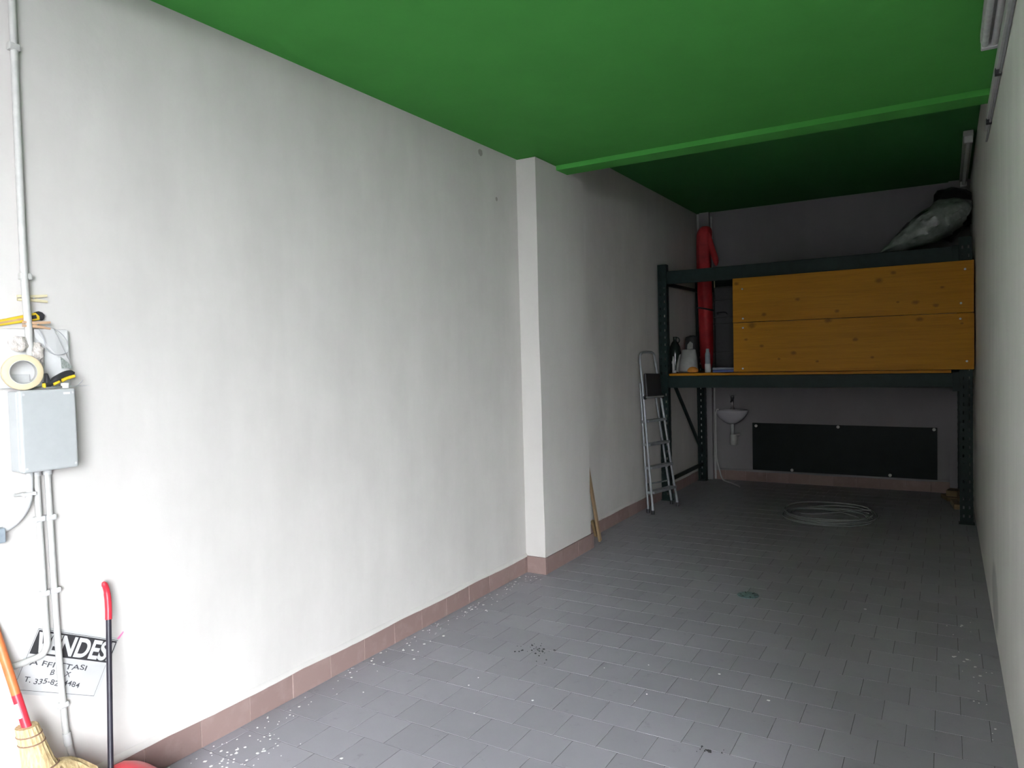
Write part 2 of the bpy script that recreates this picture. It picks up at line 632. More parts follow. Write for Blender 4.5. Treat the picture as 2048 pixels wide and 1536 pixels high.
def skirting(name, runs, lip=M_wall):
    """runs: (p0, p1, outward normal, joint offset). Mortar strip with a row of tiles as parts."""
    back = MB()
    tiles = []
    for p0, p1, nrm, off in runs:
        p0, p1, nrm = Vector(p0), Vector(p1), Vector(nrm)
        L = (p1 - p0).length
        d = (p1 - p0) / L
        back.box((0, 0.0005, 0), (L, BT - 0.003, BH - 0.004), Matrix.Translation(p0) @ Matrix((d.to_4d(), nrm.to_4d(), (0, 0, 1, 0), (0, 0, 0, 1))).transposed() if False else frame(p0, d, nrm))
        s = -off
        while s < L:
            a, b = max(s + .0015, 0), min(s + .2415 - .0015, L)
            if b - a > 0.012:
                tiles.append((p0, d, nrm, a, b))
            s += .2415
    bo = struct(name, back, M_mortar)
    for p0, d, nrm, a, b in tiles:
        dz = random.uniform(-.0012, .0012)
        dn = random.uniform(-.0008, .0008)
        mb = MB().box((a, 0.001, 0.0005), (b, BT + dn, BH + dz), frame(p0, d, nrm))
        obj('skirting_tile', mb, M_brick, bo, bevel=0.0012, seg=1)
    if lip:
        lp = MB()
        for p0, p1, nrm, off in runs:
            p0, p1, nrm = Vector(p0), Vector(p1), Vector(nrm)
            L = (p1 - p0).length
            d = (p1 - p0) / L
            T = frame(p0, d, nrm)
            n = max(4, int(L / .04))
            rings = []
            e0 = random.random() * 9
            for i in range(n + 1):
                s = L * i / n
                wv = .5 + .5 * math.sin(s * 5.1 + e0) * math.sin(s * 13.7 + 1)
                e = .0015 + .007 * wv + random.uniform(0, .002)
                h = .002 + .006 * abs(math.sin(s * 4.3 + e0)) + random.uniform(0, .002)
                rings.append([T @ Vector(q) for q in ((s, .0005, BH - .004), (s, BT + .001 + e * .2, BH - h), (s, BT - .001 + e * .2, BH + .004), (s, .0005, BH + .016))])
            lp.rings(rings)
        obj('plaster_edge', lp, lip, bo, smooth=True)
    return bo


def frame(p0, d, nrm):
    return Matrix(((d.x, nrm.x, 0, p0.x), (d.y, nrm.y, 0, p0.y), (d.z, nrm.z, 1, p0.z), (0, 0, 0, 1)))


J = 1.577 - .2415 * 2
skirting('baseboard_left', [((0, YO + .003, 0), (0, 4.506, 0), (1, 0, 0), YO + .003 - J)])
skirting('baseboard_pillar', [((0.0125, 4.507, 0), (.1655, 4.507, 0), (0, -1, 0), .02), ((.154, 4.5085, 0), (.154, 5.318, 0), (1, 0, 0), .205)], lip=None)
skirting('baseboard_rear', [((0, 5.292, 0), (0, 8.84, 0), (1, 0, 0), .06)])
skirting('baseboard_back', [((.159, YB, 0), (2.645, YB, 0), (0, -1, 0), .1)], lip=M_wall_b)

# ------------------------------------------------------------------ pallet rack
YR, YR2 = 7.372, 8.70
rack = thing('pallet_rack', 'dark green steel pallet rack standing across the back of the room', 'rack', (1.4, 8.05, 0))


def upright(x0, x1, y0, y1, zt, face):
    """Perforated C-profile; the web faces -y when face<0, else +y."""
    mb = MB()
    yf, yb = (y0, y1) if face < 0 else (y1, y0)
    wd = x1 - x0
    xs = [0, .20, .34, .66, .80, 1]
    zs = [0.0]
    z = 0.06
    while z + .03 < zt:
        zs += [z, z + .026]
        z += .075
    zs.append(zt)
    for i in range(len(zs) - 1):
        hole = (i % 2 == 1)
        for j in range(5):
            if hole and j in (1, 3):
                continue
            a, b = x0 + wd * xs[j], x0 + wd * xs[j + 1]
            mb.add([(a, yf, zs[i]), (b, yf, zs[i]), (b, yf, zs[i + 1]), (a, yf, zs[i + 1])], [(0, 1, 2, 3)])
        for sx in (x0, x1):
            ys = [yf, yf + (yb - yf) * .35, yf + (yb - yf) * .5, yb]
            for j in range(3):
                if hole and j == 1:
                    continue
                mb.add([(sx, ys[j], zs[i]), (sx, ys[j + 1], zs[i]), (sx, ys[j + 1], zs[i + 1]), (sx, ys[j], zs[i + 1])], [(0, 1, 2, 3)])
        for a, b in ((x0, x0 + .018), (x1 - .018, x1)):
            mb.add([(a, yb, zs[i]), (b, yb, zs[i]), (b, yb, zs[i + 1]), (a, yb, zs[i + 1])], [(0, 1, 2, 3)])
    return mb


def rack_part(name, mb, **kw):
    return obj(name, mb, M_rack, rack, **kw)


for (x0, x1) in ((.022, .112), (2.716, 2.812)):
    for (ya, yb_, fc) in ((YR, YR + .075, -1), (YR2, YR2 + .075, 1)):
        up = rack_part('upright', upright(x0, x1, ya, yb_, 2.485, fc))
        sm = up.modifiers.new('gauge', 'SOLIDIFY')
        sm.thickness = 0.0022
        obj('foot_plate', MB().box((x0 - .012, ya - .012, 0.0005), (x1 + .012, yb_ + .012, .006)), M_rack, up)
for y in (YR + .012, YR2 + .018):
    fs = -1 if y < 8 else 1
    for (z0, z1) in ((1.194, 1.317), (2.278, 2.412)):
        bm_ = MB().box((.113, y, z0), (2.715, y + .045, z1))
        b = rack_part('beam', bm_, bevel=.004)
        for (xa, xb) in ((.066, .116), (2.665, 2.716)):
            cp = MB().box((xa, y - .018 if fs < 0 else y + .045, z0 - .035), (xb, y - .0005 if fs < 0 else y + .063, z1 + .008))
            obj('end_connector', cp, M_rack, b, bevel=.002, seg=1)
for x in (.067, 2.764):
    for z in (.20, 2.29):
        rack_part('cross_brace', MB().beam((x, YR + .07, z), (x, YR2 + .005, z), .03, .035))
    rack_part('diagonal_brace', MB().beam((x, YR + .06, 1.455), (x, YR2 + .01, .36), .025, .035))

# shelf boards lying on the beams (things resting on the rack)
sb = thing('shelf_board', 'yellow plywood shelf board on the lower beams, its front edge showing below the wide panels', 'board', (1.4, 8.0, 1.318))
obj('deck', MB().box((.117, YR + .02, 1.3185), (2.655, YR2 + .06, 1.344)), M_plank, sb, bevel=.002, seg=1)
tb = thing('top_board', 'boards laid on the upper beams under the plastic bags', 'board', (1.8, 8.0, 2.386))
obj('deck', MB().box((.75, YR + .0585, 2.386), (2.70, YR2 + .017, 2.4115)), M_offcut, tb, bevel=.002, seg=1)

# two yellow panels screwed to the front
for (nm, zb0, zt0, zb1, zt1, lab, scr) in (
        ('panel_board', 1.842, 2.277, 1.836, 2.279, 'upper of the two wide yellow boards screwed to the rack front',
         [(.898, 2.169), (.900, 1.878), (2.760, 2.205), (2.729, 1.917)]),
        ('panel_board', 1.354, 1.838, 1.348, 1.832, 'lower of the two wide yellow boards screwed to the rack front',
         [(.899, 1.787), (.892, 1.385), (2.724, 1.784), (2.770, 1.419)])):
    t = thing(nm, lab, 'board', (1.8, 7.33, zb0), 'yellow boards on the rack front')
    mb = MB()
    poly = [(.802, zb0), (2.823, zb1), (2.825, zt1), (.805, zt0)]
    mb.prism(poly, 7.330, 7.353, lambda u, v, q: Vector((u, q, v)))
    bd = obj('board', mb, M_plank, t, bevel=.0015, seg=1)
    for (sx, sz) in scr:
        obj('screw', MB().lathe([(.0095, 0), (.0095, .002), (.006, .004)], 12, axis_to((0, -1, 0), (sx, 7.330, sz))), M_steel, bd, smooth=True)
# ------------------------------------------------------------------ step ladder
lad = thing('step_ladder', 'slim aluminium folding step ladder leaning folded on the left wall', 'ladder', (.2, 6.9, 0))
F1, F2 = Vector((.173, 6.673, 0)), Vector((.262, 7.148, 0))
T1, T2 = Vector((.070, 6.692, 1.50)), Vector((.078, 7.090, 1.50))
B1, B2 = Vector((.106, 6.722, 0)), Vector((.175, 7.222, 0))
S1, S2 = Vector((.045, 6.738, 1.27)), Vector((.050, 7.160, 1.12))
wdir = (F2 - F1).normalized()
arch = []
for i in range(9):
    a = PI * i / 8
    c = (T1 + T2) / 2
    hw = (T2 - T1) / 2
    arch.append(c - hw * (abs(math.cos(a)) ** .6 * (1 if math.cos(a) > 0 else -1)) + Vector((-.006, 0, .075 * math.sin(a) ** .7)))
rail = [F1 + Vector((0, 0, .03)).lerp(Vector((0, 0, 0)), 0)] + [lerp(F1, T1, k / 6) for k in range(1, 6)] + arch + [lerp(T2, F2, k / 6) for k in range(1, 6)] + [F2 + Vector((0, 0, .03))]
obj('front_frame', MB().tube(rail, .0125, 10), M_alu, lad, smooth=True)
obj('rear_leg', MB().tube([B1 + Vector((0, 0, .03)), S1], .0115, 10), M_alu, lad, smooth=True)
obj('rear_leg', MB().tube([B2 + Vector((0, 0, .03)), S2], .0115, 10), M_alu, lad, smooth=True)
obj('rear_bar', MB().tube([lerp(B1, S1, .22), lerp(B2, S2, .22)], .008, 8), M_alu, lad, smooth=True)
for p in (F1, F2, B1, B2):
    obj('rubber_foot', MB().lathe([(.017, .0005), (.018, .03), (.0145, .04)], 12, Matrix.Translation(p)), M_black, lad, smooth=True)
for zl, zr in ((.905, .895), (.678, .666), (.453, .440), (.214, .203)):
    a = lerp(F1, T1, zl / 1.5)
    b = lerp(F2, T2, zr / 1.5)
    d = (b - a).normalized()
    nrm = Vector((d.y, -d.x, 0)).normalized()
    mb = MB()
    vs = []
    for p in (a + d * .008, b - d * .008):
        for (q, h) in ((.030, .010), (.030, -.016), (-.055, -.022), (-.055, .004)):
            vs.append(p + nrm * q + Vector((0, 0, h)))
    mb.add(vs, [(3, 2, 1, 0), (4, 5, 6, 7), (0, 1, 5, 4), (1, 2, 6, 5), (2, 3, 7, 6), (3, 0, 4, 7)])
    obj('step', mb, M_alu, lad, bevel=.003)
a, b = lerp(F1, T1, .755), lerp(F2, T2, .748)
d = (b - a).normalized()
upv = (T1 - F1).normalized()
nr = d.cross(upv).normalized()
if nr.x < 0:
    nr = -nr
pf = MB()
w0 = (b - a).length
pts = [(.03, .0), (w0 - .03, .0), (w0 - .035, .23), (.035, .235)]
pf.prism(pts, .004, .030, lambda u, v, q: a + d * u + upv * v + nr * q)
obj('platform', pf, M_black, lad, bevel=.012)
obj('platform_bar', MB().tube([a - d * .01 + nr * .02, b + d * .01 + nr * .02], .012, 10), M_alu, lad, smooth=True)
for p in (a, b):
    obj('hinge_cap', MB().lathe([(.020, -.006), (.020, .014), (.012, .018)], 12, axis_to(nr, p + nr * .012)), M_black, lad, smooth=True)

# ------------------------------------------------------------------ back wall things
pan = thing('backing_panel', 'low dark slate-coloured board fixed to the back wall above the skirting', 'panel', (1.58, 8.88, .14))
pm = MB()
pm.prism([(.627, .142), (2.532, .136), (2.534, .690), (.630, .702)], YB - .020, YB - .002, lambda u, v, q: Vector((u, q, v)))
obj('board', pm, M_panel, pan, bevel=.002, seg=1)
for (x, z) in ((.673, .668), (1.569, .676), (2.504, .672), (1.072, .160), (2.086, .160)):
    obj('round_cap', MB().lathe([(.017, 0), (.017, .006), (.011, .010)], 14, axis_to((0, -1, 0), (x, YB - .020, z))), M_white, pan, smooth=True)

sink = thing('wash_basin', 'small white wall-hung wash basin with a dark tap in the back left corner', 'basin', (.42, 8.75, .72))


def basin_ring(wr, dr, z, n=28):
    out = []
    for j in range(n):
        a = 2 * PI * j / n
        x, y = math.cos(a) * wr, math.sin(a) * dr
        out.append(Vector((.42 + x, min(8.745 + y, YB - .002), z)))
    return out


bs = MB()
bs.rings([basin_ring(.05, .06, .700), basin_ring(.09, .085, .722), basin_ring(.145, .120, .765), basin_ring(.180, .148, .815), basin_ring(.192, .158, .850), basin_ring(.190, .156, .862),
          basin_ring(.168, .132, .860), basin_ring(.150, .115, .825), basin_ring(.10, .08, .77), basin_ring(.03, .03, .745)])
obj('bowl', bs, M_ceramic, sink, smooth=True)
tp = obj('tap', MB().lathe([(.026, 0), (.026, .012), (.017, .02), (.016, .13), (.021, .135), (.021, .158), (.010, .166)], 14, Matrix.Translation((.405, 8.855, .862))), M_chrome, sink, smooth=True)
obj('spout', MB().tube(smooth_path([(.405, 8.85, .955), (.406, 8.80, .965), (.408, 8.755, .945)], 5), .010, 8), M_chrome, tp, smooth=True)
obj('lever', MB().box((.372, 8.845, 1.028), (.438, 8.865, 1.040)), M_chrome, tp, bevel=.003)
obj('waste_pipe', MB().tube(smooth_path([(.42, 8.765, .705), (.42, 8.765, .60), (.42, 8.766, .50)], 4), .018, 12), M_pvc, sink, smooth=True)
obj('bottle_trap', MB().lathe([(.02, .0), (.038, .006), (.042, .03), (.042, .12), (.034, .13)], 16, Matrix.Translation((.435, 8.765, .44))), M_pvc_old, sink, smooth=True)
obj('outlet_pipe', MB().tube(smooth_path([(.435, 8.77, .545), (.47, 8.80, .562), (.47, YB - .003, .562)], 4), .016, 10), M_pvc_old, sink, smooth=True)
hs = obj('basin_hose', MB().tube(smooth_path([(.318, 8.560, .880), (.292, 8.560, .87), (.275, 8.575, .78), (.250, 8.66, .58), (.225, 8.76, .43), (.222, 8.79, .27), (.250, 8.80, .13), (.29, 8.77, .03), (.36, 8.69, .011), (.45, 8.59, .011), (.58, 8.41, .011)], 8), .0085, 8), M_pvc, base=(.3, 8.7, 0), smooth=True)
tag(hs, 'thin pale hose hanging from the basin rim down to the floor', 'hose')
pp = thing('supply_pipe', 'thin white pipe running up the back left corner beside the basin', 'pipe', (.18, 8.86, 0))
obj('riser', MB().tube([(.182, 8.876, .006), (.182, 8.876, 1.6), (.182, 8.876, 3.2)], .012, 10), M_pvc, pp, smooth=True)
for z in (.35, 1.25, 2.1, 2.9):
    obj('pipe_clip', MB().lathe([(.0145, -.012), (.0145, .012)], 12, Matrix.Translation((.182, 8.876, z))), M_pvc_old, pp)
cp_ = thing('corner_pipe', 'white pipe standing in the very corner behind the red parasol bag', 'pipe', (.02, 8.86, 0))
obj('riser', MB().tube([(.022, 8.868, .13), (.022, 8.868, 1.6), (.022, 8.868, 3.24)], .015, 10), M_pvc, cp_, smooth=True)
for z in (.6, 1.8, 2.8):
    obj('pipe_clip', MB().lathe([(.018, -.012), (.018, .012)], 12, Matrix.Translation((.022, 8.868, z))), M_pvc_old, cp_)

# coil of clear hose on the floor
coil = []
rng = random.Random(3)
turns = [(1.66, 7.22, .40, .43), (1.68, 7.17, .37, .36), (1.60, 7.12, .34, .28), (1.76, 7.26, .33, .40), (1.63, 7.18, .39, .31), (1.72, 7.10, .30, .29), (1.66, 7.30, .38, .42)]
N = 28
for i, (cx, cy, ax, ay) in enumerate(turns):
    nx = turns[min(i + 1, len(turns) - 1)]
    for j in range(N):
        t = j / N
        a = 2 * PI * t + .6
        q = [p * (1 - t) + r * t for p, r in zip((cx, cy, ax, ay), nx)]
        z = .0085 + .006 * i + .004 * math.sin(3 * a + i)
        coil.append((q[0] + q[2] * math.cos(a), q[1] + q[3] * math.sin(a), max(.0075, z)))
for j in range(1, 7):
    coil.append((turns[-1][0] + .38 * math.cos(.6) - .09 * j, turns[-1][1] + .42 * math.sin(.6) - .085 * j + .006 * j * j, max(.0075, .045 - .008 * j)))
hc = obj('hose_coil', MB().tube(coil, .0055, 7), M_hose, base=(1.66, 7.2, 0), smooth=True)
tag(hc, 'loose coil of clear plastic hose lying on the floor before the rack', 'hose')

# drain cover
dr = thing('floor_drain', 'small round grey green drain cover set in the floor tiles', 'drain', (1.526, 4.672, 0))
obj('cover_plate', MB().lathe([(.066, .0008), (.066, .0035), (.058, .006), (.040, .004), (.034, .006), (.010, .006)], 24, Matrix.Translation((1.526, 4.672, 0))), M_drain, dr, smooth=True)
for i in range(6):
    a = 2 * PI * i / 6
    obj('slot', MB().box((-.010, -.0025, .004), (.010, .0025, .0068), Matrix.Translation((1.526, 4.672, 0)) @ Matrix.Rotation(a, 4, 'Z') @ Matrix.Translation((.049, 0, 0))), M_black, dr)

# timber behind the pillar, offcuts behind the right upright
st = obj('timber_batten', MB().beam((.128, 5.520, .003), (.060, 5.318, 1.05), .020, .034, (0, 1, 0)), M_timber, base=(.12, 5.5, 0), bevel=.002, seg=1)
tag(st, 'narrow wooden batten leaning behind the back of the pillar', 'timber')
st2 = obj('timber_stub', MB().beam((.030, 5.66, .002), (.026, 5.60, .150), .024, .030, (0, 1, 0)), M_offcut, base=(.03, 5.65, 0), bevel=.002, seg=1)
tag(st2, 'short wood stub standing against the skirting behind the batten', 'timber')
for (c, s, a, lab) in (((2.66, 8.52, .021), (.14, .20, .04), .3, 'flat timber offcut on the floor behind the right upright'),
                       ((2.675, 8.55, .071), (.10, .16, .058), -.2, 'upper timber offcut stacked behind the right upright'),
                       ((2.69, 8.16, .026), (.06, .30, .05), .1, 'long timber offcut lying nearest the right wall')):
    T = Matrix.Translation(c) @ Matrix.Rotation(a, 4, 'Z')
    o = obj('timber_offcut', MB().box((-s[0] / 2, -s[1] / 2, -s[2] / 2), (s[0] / 2, s[1] / 2, s[2] / 2), T), M_offcut, base=(c[0], c[1], 0), bevel=.003, seg=1)
    tag(o, lab, 'timber', 'timber offcuts by the right upright')

# ------------------------------------------------------------------ things on the rack shelf
ZS = 1.3445
par = thing('parasol_bag', 'tall red fabric parasol bag standing at the back left of the rack', 'parasol', (.20, 8.5, ZS))
pb = MB()
rg = []
prof = [(ZS, .20, .055, .06), (1.42, .20, .074, .075), (1.62, .20, .080, .08), (2.05, .20, .083, .08), (2.30, .198, .086, .08), (2.55, .190, .083, .08), (2.70, .185, .080, .075),
        (2.82, .190, .086, .078), (2.93, .203, .090, .08), (3.00, .207, .075, .068), (3.03, .207, .035, .035)]
for (z, cx, rx, ry) in prof:
    ring = []
    for j in range(20):
        a = 2 * PI * j / 20
        m = 1 + .08 * math.sin(5 * a + z * 4) + .05 * math.sin(9 * a - z * 7) + (.10 * math.sin(3 * a + 23 * z) if z > 2.4 else 0)
        ring.append(Vector((cx + rx * m * math.cos(a), 8.5 + ry * m * math.sin(a), z)))
    rg.append(ring)
pb.rings(rg)
obj('bag', pb, M_redcloth, par, smooth=True, subsurf=1)
obj('strap', MB().tube([(.20 + .088 * math.cos(2 * PI * j / 20), 8.5 + .088 * math.sin(2 * PI * j / 20), 2.062 + .02 * math.cos(2 * PI * j / 20 + 2.9)) for j in range(20)], .010, 6, closed=True), M_black, par, smooth=True)
fl = MB()
rg = []
for (z, cx, r) in ((2.96, .255, .022), (2.86, .275, .032), (2.74, .300, .036), (2.64, .335, .040), (2.58, .345, .030), (2.55, .345, .010)):
    rg.append([Vector((cx + r * math.cos(2 * PI * j / 12), 8.46 + r * .8 * math.sin(2 * PI * j / 12), z)) for j in range(12)])
fl.rings(rg)
obj('loose_flap', fl, M_redcloth, par, smooth=True, subsurf=1)

sk = obj('thin_cane', MB().tube([(.340, 8.40, ZS), (.338, 8.40, 1.9), (.333, 8.41, 2.40)], .0065, 7), M_pegwood, base=(.34, 8.4, ZS), smooth=True)
tag(sk, 'thin wooden cane standing upright right of the red parasol bag', 'cane')
hk = obj('hooked_wire', MB().tube(smooth_path([(.382, 8.37, ZS), (.382, 8.37, 1.72), (.381, 8.37, 1.95), (.366, 8.37, 2.05), (.352, 8.372, 2.10)], 6), .0045, 6), M_wire, base=(.38, 8.37, ZS), smooth=True)
tag(hk, 'thin hooked wire standing between the cane and the dark case', 'wire')

case = thing('tall_case', 'tall black case standing on the shelf behind the left end of the yellow boards', 'case', (.62, 8.2, ZS))
obj('body', MB().box((.425, 8.02, ZS), (.90, 8.38, 2.27)), M_black, case, bevel=.02)
for z in (1.55, 1.86, 1.93, 2.12):
    obj('seam_band', MB().box((.423, 8.016, z), (.902, 8.384, z + .012)), M_blackcloth, case, bevel=.003)
obj('handle', MB().tube(smooth_path([(.47, 8.02, 1.97), (.48, 7.985, 1.985), (.56, 7.985, 1.985), (.57, 8.02, 1.97)], 5), .008, 8), M_black, case, smooth=True)

tub = thing('sealant_tube', 'slim white sealant tube standing at the left end of the shelf', 'tube', (.131, 7.50, ZS))
TT = Matrix.Translation((.131, 7.50, ZS))
obj('cartridge', MB().lathe([(.013, 0), (.013, .09), (.011, .10)], 14, TT), M_white, tub, smooth=True)
obj('collar', MB().lathe([(.017, .10), (.017, .125), (.012, .13)], 14, TT), M_white, tub, smooth=True)
obj('nozzle', MB().lathe([(.011, .13), (.006, .178)], 14, TT), M_white, tub, smooth=True)

jar = thing('glass_demijohn', 'dark glass demijohn on the shelf beside the left upright', 'bottle', (.092, 7.68, ZS))
TJ = Matrix.Translation((.092, 7.68, ZS)) @ Matrix.Diagonal((.79, .79, 1, 1))
obj('glass_body', MB().lathe([(.05, 0), (.075, .01), (.082, .06), (.082, .22), (.070, .28), (.045, .325), (.024, .345), (.022, .385), (.026, .39)], 22, TJ), M_bottle, jar, smooth=True)
obj('ring_handle', MB().tube([(.092 + .024 + .028 * math.sin(2 * PI * j / 14), 7.68, ZS + .35 + .030 * math.cos(2 * PI * j / 14)) for j in range(14)], .006, 6, closed=True), M_bottle, jar, smooth=True)
tin = thing('black_canister', 'squat black canister with a pale label behind the white bag', 'canister', (.239, 7.82, ZS))
TC = Matrix.Translation((.239, 7.82, ZS))
obj('can_body', MB().lathe([(.07, 0), (.074, .006), (.074, .36), (.066, .385), (.02, .40)], 22, TC), M_black, tin, smooth=True)
obj('label', MB().prism([(-.028, .245), (.034, .255), (.036, .312), (.006, .335), (-.024, .300)], .0735, .076, lambda u, v, q: Vector((.239, 7.82, ZS)) + Vector((u - .005, -q, v))), M_bagfilm, tin)
bag = thing('white_bag', 'crumpled white plastic bag full of things on the shelf left side', 'bag', (.25, 7.68, ZS))
rg = []
rb = random.Random(5)
for (z, cx, rx, ry) in ((0, .262, .104, .075), (.02, .262, .110, .080), (.09, .262, .102, .078), (.16, .266, .090, .07), (.215, .270, .082, .058), (.235, .273, .076, .04), (.25, .275, .070, .02)):
    rg.append([Vector((cx + rx * (1 + rb.uniform(-.09, .09)) * math.cos(2 * PI * j / 18), 7.585 + ry * (1 + rb.uniform(-.12, .12)) * math.sin(2 * PI * j / 18), ZS + z + (rb.uniform(-.014, .014) if .05 < z < .3 else 0))) for j in range(18)])
obj('bag_body', MB().rings(rg), M_bagfilm, bag, smooth=True, subsurf=1)
obj('side_fold', MB().add([(.170, 7.56, ZS + .005), (.146, 7.54, ZS + .015), (.185, 7.53, ZS + .19), (.20, 7.57, ZS + .21), (.17, 7.50, ZS + .10)], [(0, 1, 4), (1, 2, 4), (2, 3, 4), (3, 0, 4)]), M_bagfilm, bag)
bl = obj('white_ball', MB().lathe([(.004, 0), (.014, .004), (.019, .016), (.014, .029), (.004, .033)], 14, Matrix.Translation((.155, 7.47, ZS))), M_white, base=(.155, 7.47, ZS), smooth=True)
tag(bl, 'tiny white ball lying on the shelf next to the sealant tube', 'ball')
oc = obj('orange_cloth', MB().lathe([(.02, 0), (.046, .008), (.050, .03), (.034, .055), (.012, .066)], 14, Matrix.Translation((.350, 7.465, ZS)) @ Matrix.Scale(1.25, 4, (1, 0, 0))), M_orangecloth, base=(.350, 7.465, ZS), smooth=True, subsurf=1)
tag(oc, 'small bunched orange cloth lying in front of the white bag', 'cloth')
gb = thing('grey_bottle', 'slim grey bottle with a white base right of the white bag', 'bottle', (.475, 7.68, ZS))
TG = Matrix.Translation((.452, 7.66, ZS))
obj('bottle_base', MB().lathe([(.028, 0), (.030, .005), (.030, .085), (.026, .09)], 16, TG), M_white, gb, smooth=True)
obj('bottle_body', MB().lathe([(.027, .09), (.027, .19), (.018, .22), (.018, .245), (.012, .25)], 16, TG), M_greyblue, gb, smooth=True)
bc = thing('flat_case', 'flat blue tool case lying on the shelf beside the yellow boards', 'case', (.63, 7.66, ZS))
obj('case_base', MB().box((.53, 7.55, ZS), (.80, 7.78, ZS + .026)), M_blue, bc, bevel=.006)
obj('case_lid', MB().box((.53, 7.55, ZS + .027), (.80, 7.78, ZS + .050)), M_greyblue, bc, bevel=.006)
sb2 = thing('spray_can', 'blue spray can half hidden by the left edge of the yellow boards', 'can', (.735, 7.90, ZS))
TS = Matrix.Translation((.755, 7.86, ZS))
obj('can_body', MB().lathe([(.028, 0), (.031, .004), (.031, .15), (.022, .17)], 16, TS), M_blue, sb2, smooth=True)
obj('can_cap', MB().lathe([(.024, .17), (.024, .215), (.018, .225)], 16, TS), M_white, sb2, smooth=True)

# bags on top of the rack
ZT = 2.4125


def blob_bag(name, spine, mat_, label, seed, cat='bag', n=36, rough=.16):
    """Crumpled bag swept along a spine of (x, y, z, ry, rz): creased by noise."""
    sp_ = []
    m = 6
    for i in range(len(spine) - 1):
        for k in range(m):
            t = k / m
            t = t * t * (3 - 2 * t) * .5 + t * .5
            sp_.append([a * (1 - t) + b * t for a, b in zip(spine[i], spine[i + 1])])
    sp_.append(list(spine[-1]))
    rg = []
    for i, (x, y, z, ry, rz) in enumerate(sp_):
        d = (Vector(sp_[min(i + 1, len(sp_) - 1)][:3]) - Vector(sp_[max(i - 1, 0)][:3])).normalized()
        s = Vector((0, 1, 0))
        u = d.cross(s).normalized()
        if u.z < 0:
            u = -u
        ring = []
        for j in range(n):
            a = 2 * PI * j / n
            q = Vector((math.cos(a) * 2.1, math.sin(a) * 2.1, i * .16 + seed))
            cr = abs(mnoise.noise(q)) * 2 - .5 + .5 * mnoise.noise(q * 2.7) + .25 * mnoise.noise(q * 6.1)
            f = 1 + rough * cr
            p = Vector((x, y, z)) + s * ry * f * math.cos(a) + u * rz * f * math.sin(a)
            p.z = max(p.z, ZT + .001)
            p.x = min(p.x, W - .006)
            ring.append(p)
        rg.append(ring)
    lo = min(p.z for g in rg for p in g)
    return tag(obj(name, MB().rings(rg), mat_, base=(spine[0][0], spine[0][1], lo), smooth=True), label, cat)


blob_bag('film_bag', [(2.08, 7.80, 2.452, .05, .010), (2.18, 7.79, 2.49, .12, .05), (2.32, 7.77, 2.56, .17, .10), (2.46, 7.76, 2.64, .20, .15), (2.60, 7.76, 2.72, .21, .16), (2.72, 7.76, 2.77, .17, .12), (2.79, 7.76, 2.77, .12, .09), (2.815, 7.76, 2.76, .05, .04)],
         M_film, 'large translucent plastic film bag heaped on top of the rack', 21)
blob_bag('black_sack', [(2.20, 8.42, 2.50, .08, .05), (2.28, 8.42, 2.62, .12, .12), (2.36, 8.42, 2.72, .11, .12), (2.42, 8.42, 2.73, .05, .06)], M_blackcloth, 'small black plastic sack behind the left end of the film bag', 22)
blob_bag('black_sack', [(2.56, 8.18, 2.58, .10, .12), (2.62, 8.20, 2.74, .15, .17), (2.70, 8.20, 2.88, .17, .21), (2.79, 8.20, 2.97, .12, .14), (2.82, 8.20, 3.00, .05, .05)], M_blackcloth, 'big black sack piled against the right wall behind the film bag', 23)

# ------------------------------------------------------------------ right wall: lamps and trunking
l1 = thing('fluorescent_lamp', 'nearer unlit fluorescent lamp under the front green ceiling by the right wall', 'lamp', (2.785, 3.2, 2.96))
obj('housing', MB().box((2.755, 2.45, 2.905), (2.828, 3.96, 2.958)), M_lampbody, l1, bevel=.008)
obj('tube', MB().tube([(2.772, 2.50, 2.888), (2.772, 3.92, 2.888)], .013, 12), M_tubelight, l1, smooth=True)
obj('tube', MB().tube([(2.808, 2.50, 2.888), (2.808, 3.92, 2.888)], .013, 12), M_tubelight, l1, smooth=True)
for y in (2.475, 3.935):
    obj('lamp_holder', MB().box((2.757, y - .018, 2.872), (2.826, y + .018, 2.912)), M_white, l1, bevel=.004)
l2 = thing('fluorescent_lamp', 'farther unlit fluorescent lamp on the dark rear ceiling near the right wall', 'lamp', (2.78, 7.8, 3.25))
obj('housing', MB().box((2.742, 6.85, 3.205), (2.812, 8.72, 3.252)), M_lampbody, l2, bevel=.006)
obj('tube', MB().tube([(2.778, 6.90, 3.180), (2.778, 8.68, 3.180)], .015, 12), M_tubelight, l2, smooth=True)
for y in (6.872, 8.70):
    obj('lamp_holder', MB().box((2.748, y - .020, 3.155), (2.808, y + .020, 3.215)), M_white, l2, bevel=.006)

tr = thing('cable_trunking', 'white cable trunking along the top of the right wall', 'trunking', (2.83, 4.2, 2.79))
obj('channel', MB().box((2.813, 2.3, 2.775), (2.8355, 5.02, 2.835)), M_pvc, tr, bevel=.003)
obj('cable', MB().tube([(2.829, 2.3, 2.762), (2.829, 4.4, 2.760), (2.829, 5.22, 2.764)], .0055, 8), M_wire, tr, smooth=True)
for y in (3.95, 4.78):
    obj('clip', MB().box((2.809, y - .014, 2.752), (2.8355, y + .014, 2.782)), M_black, tr, bevel=.002)

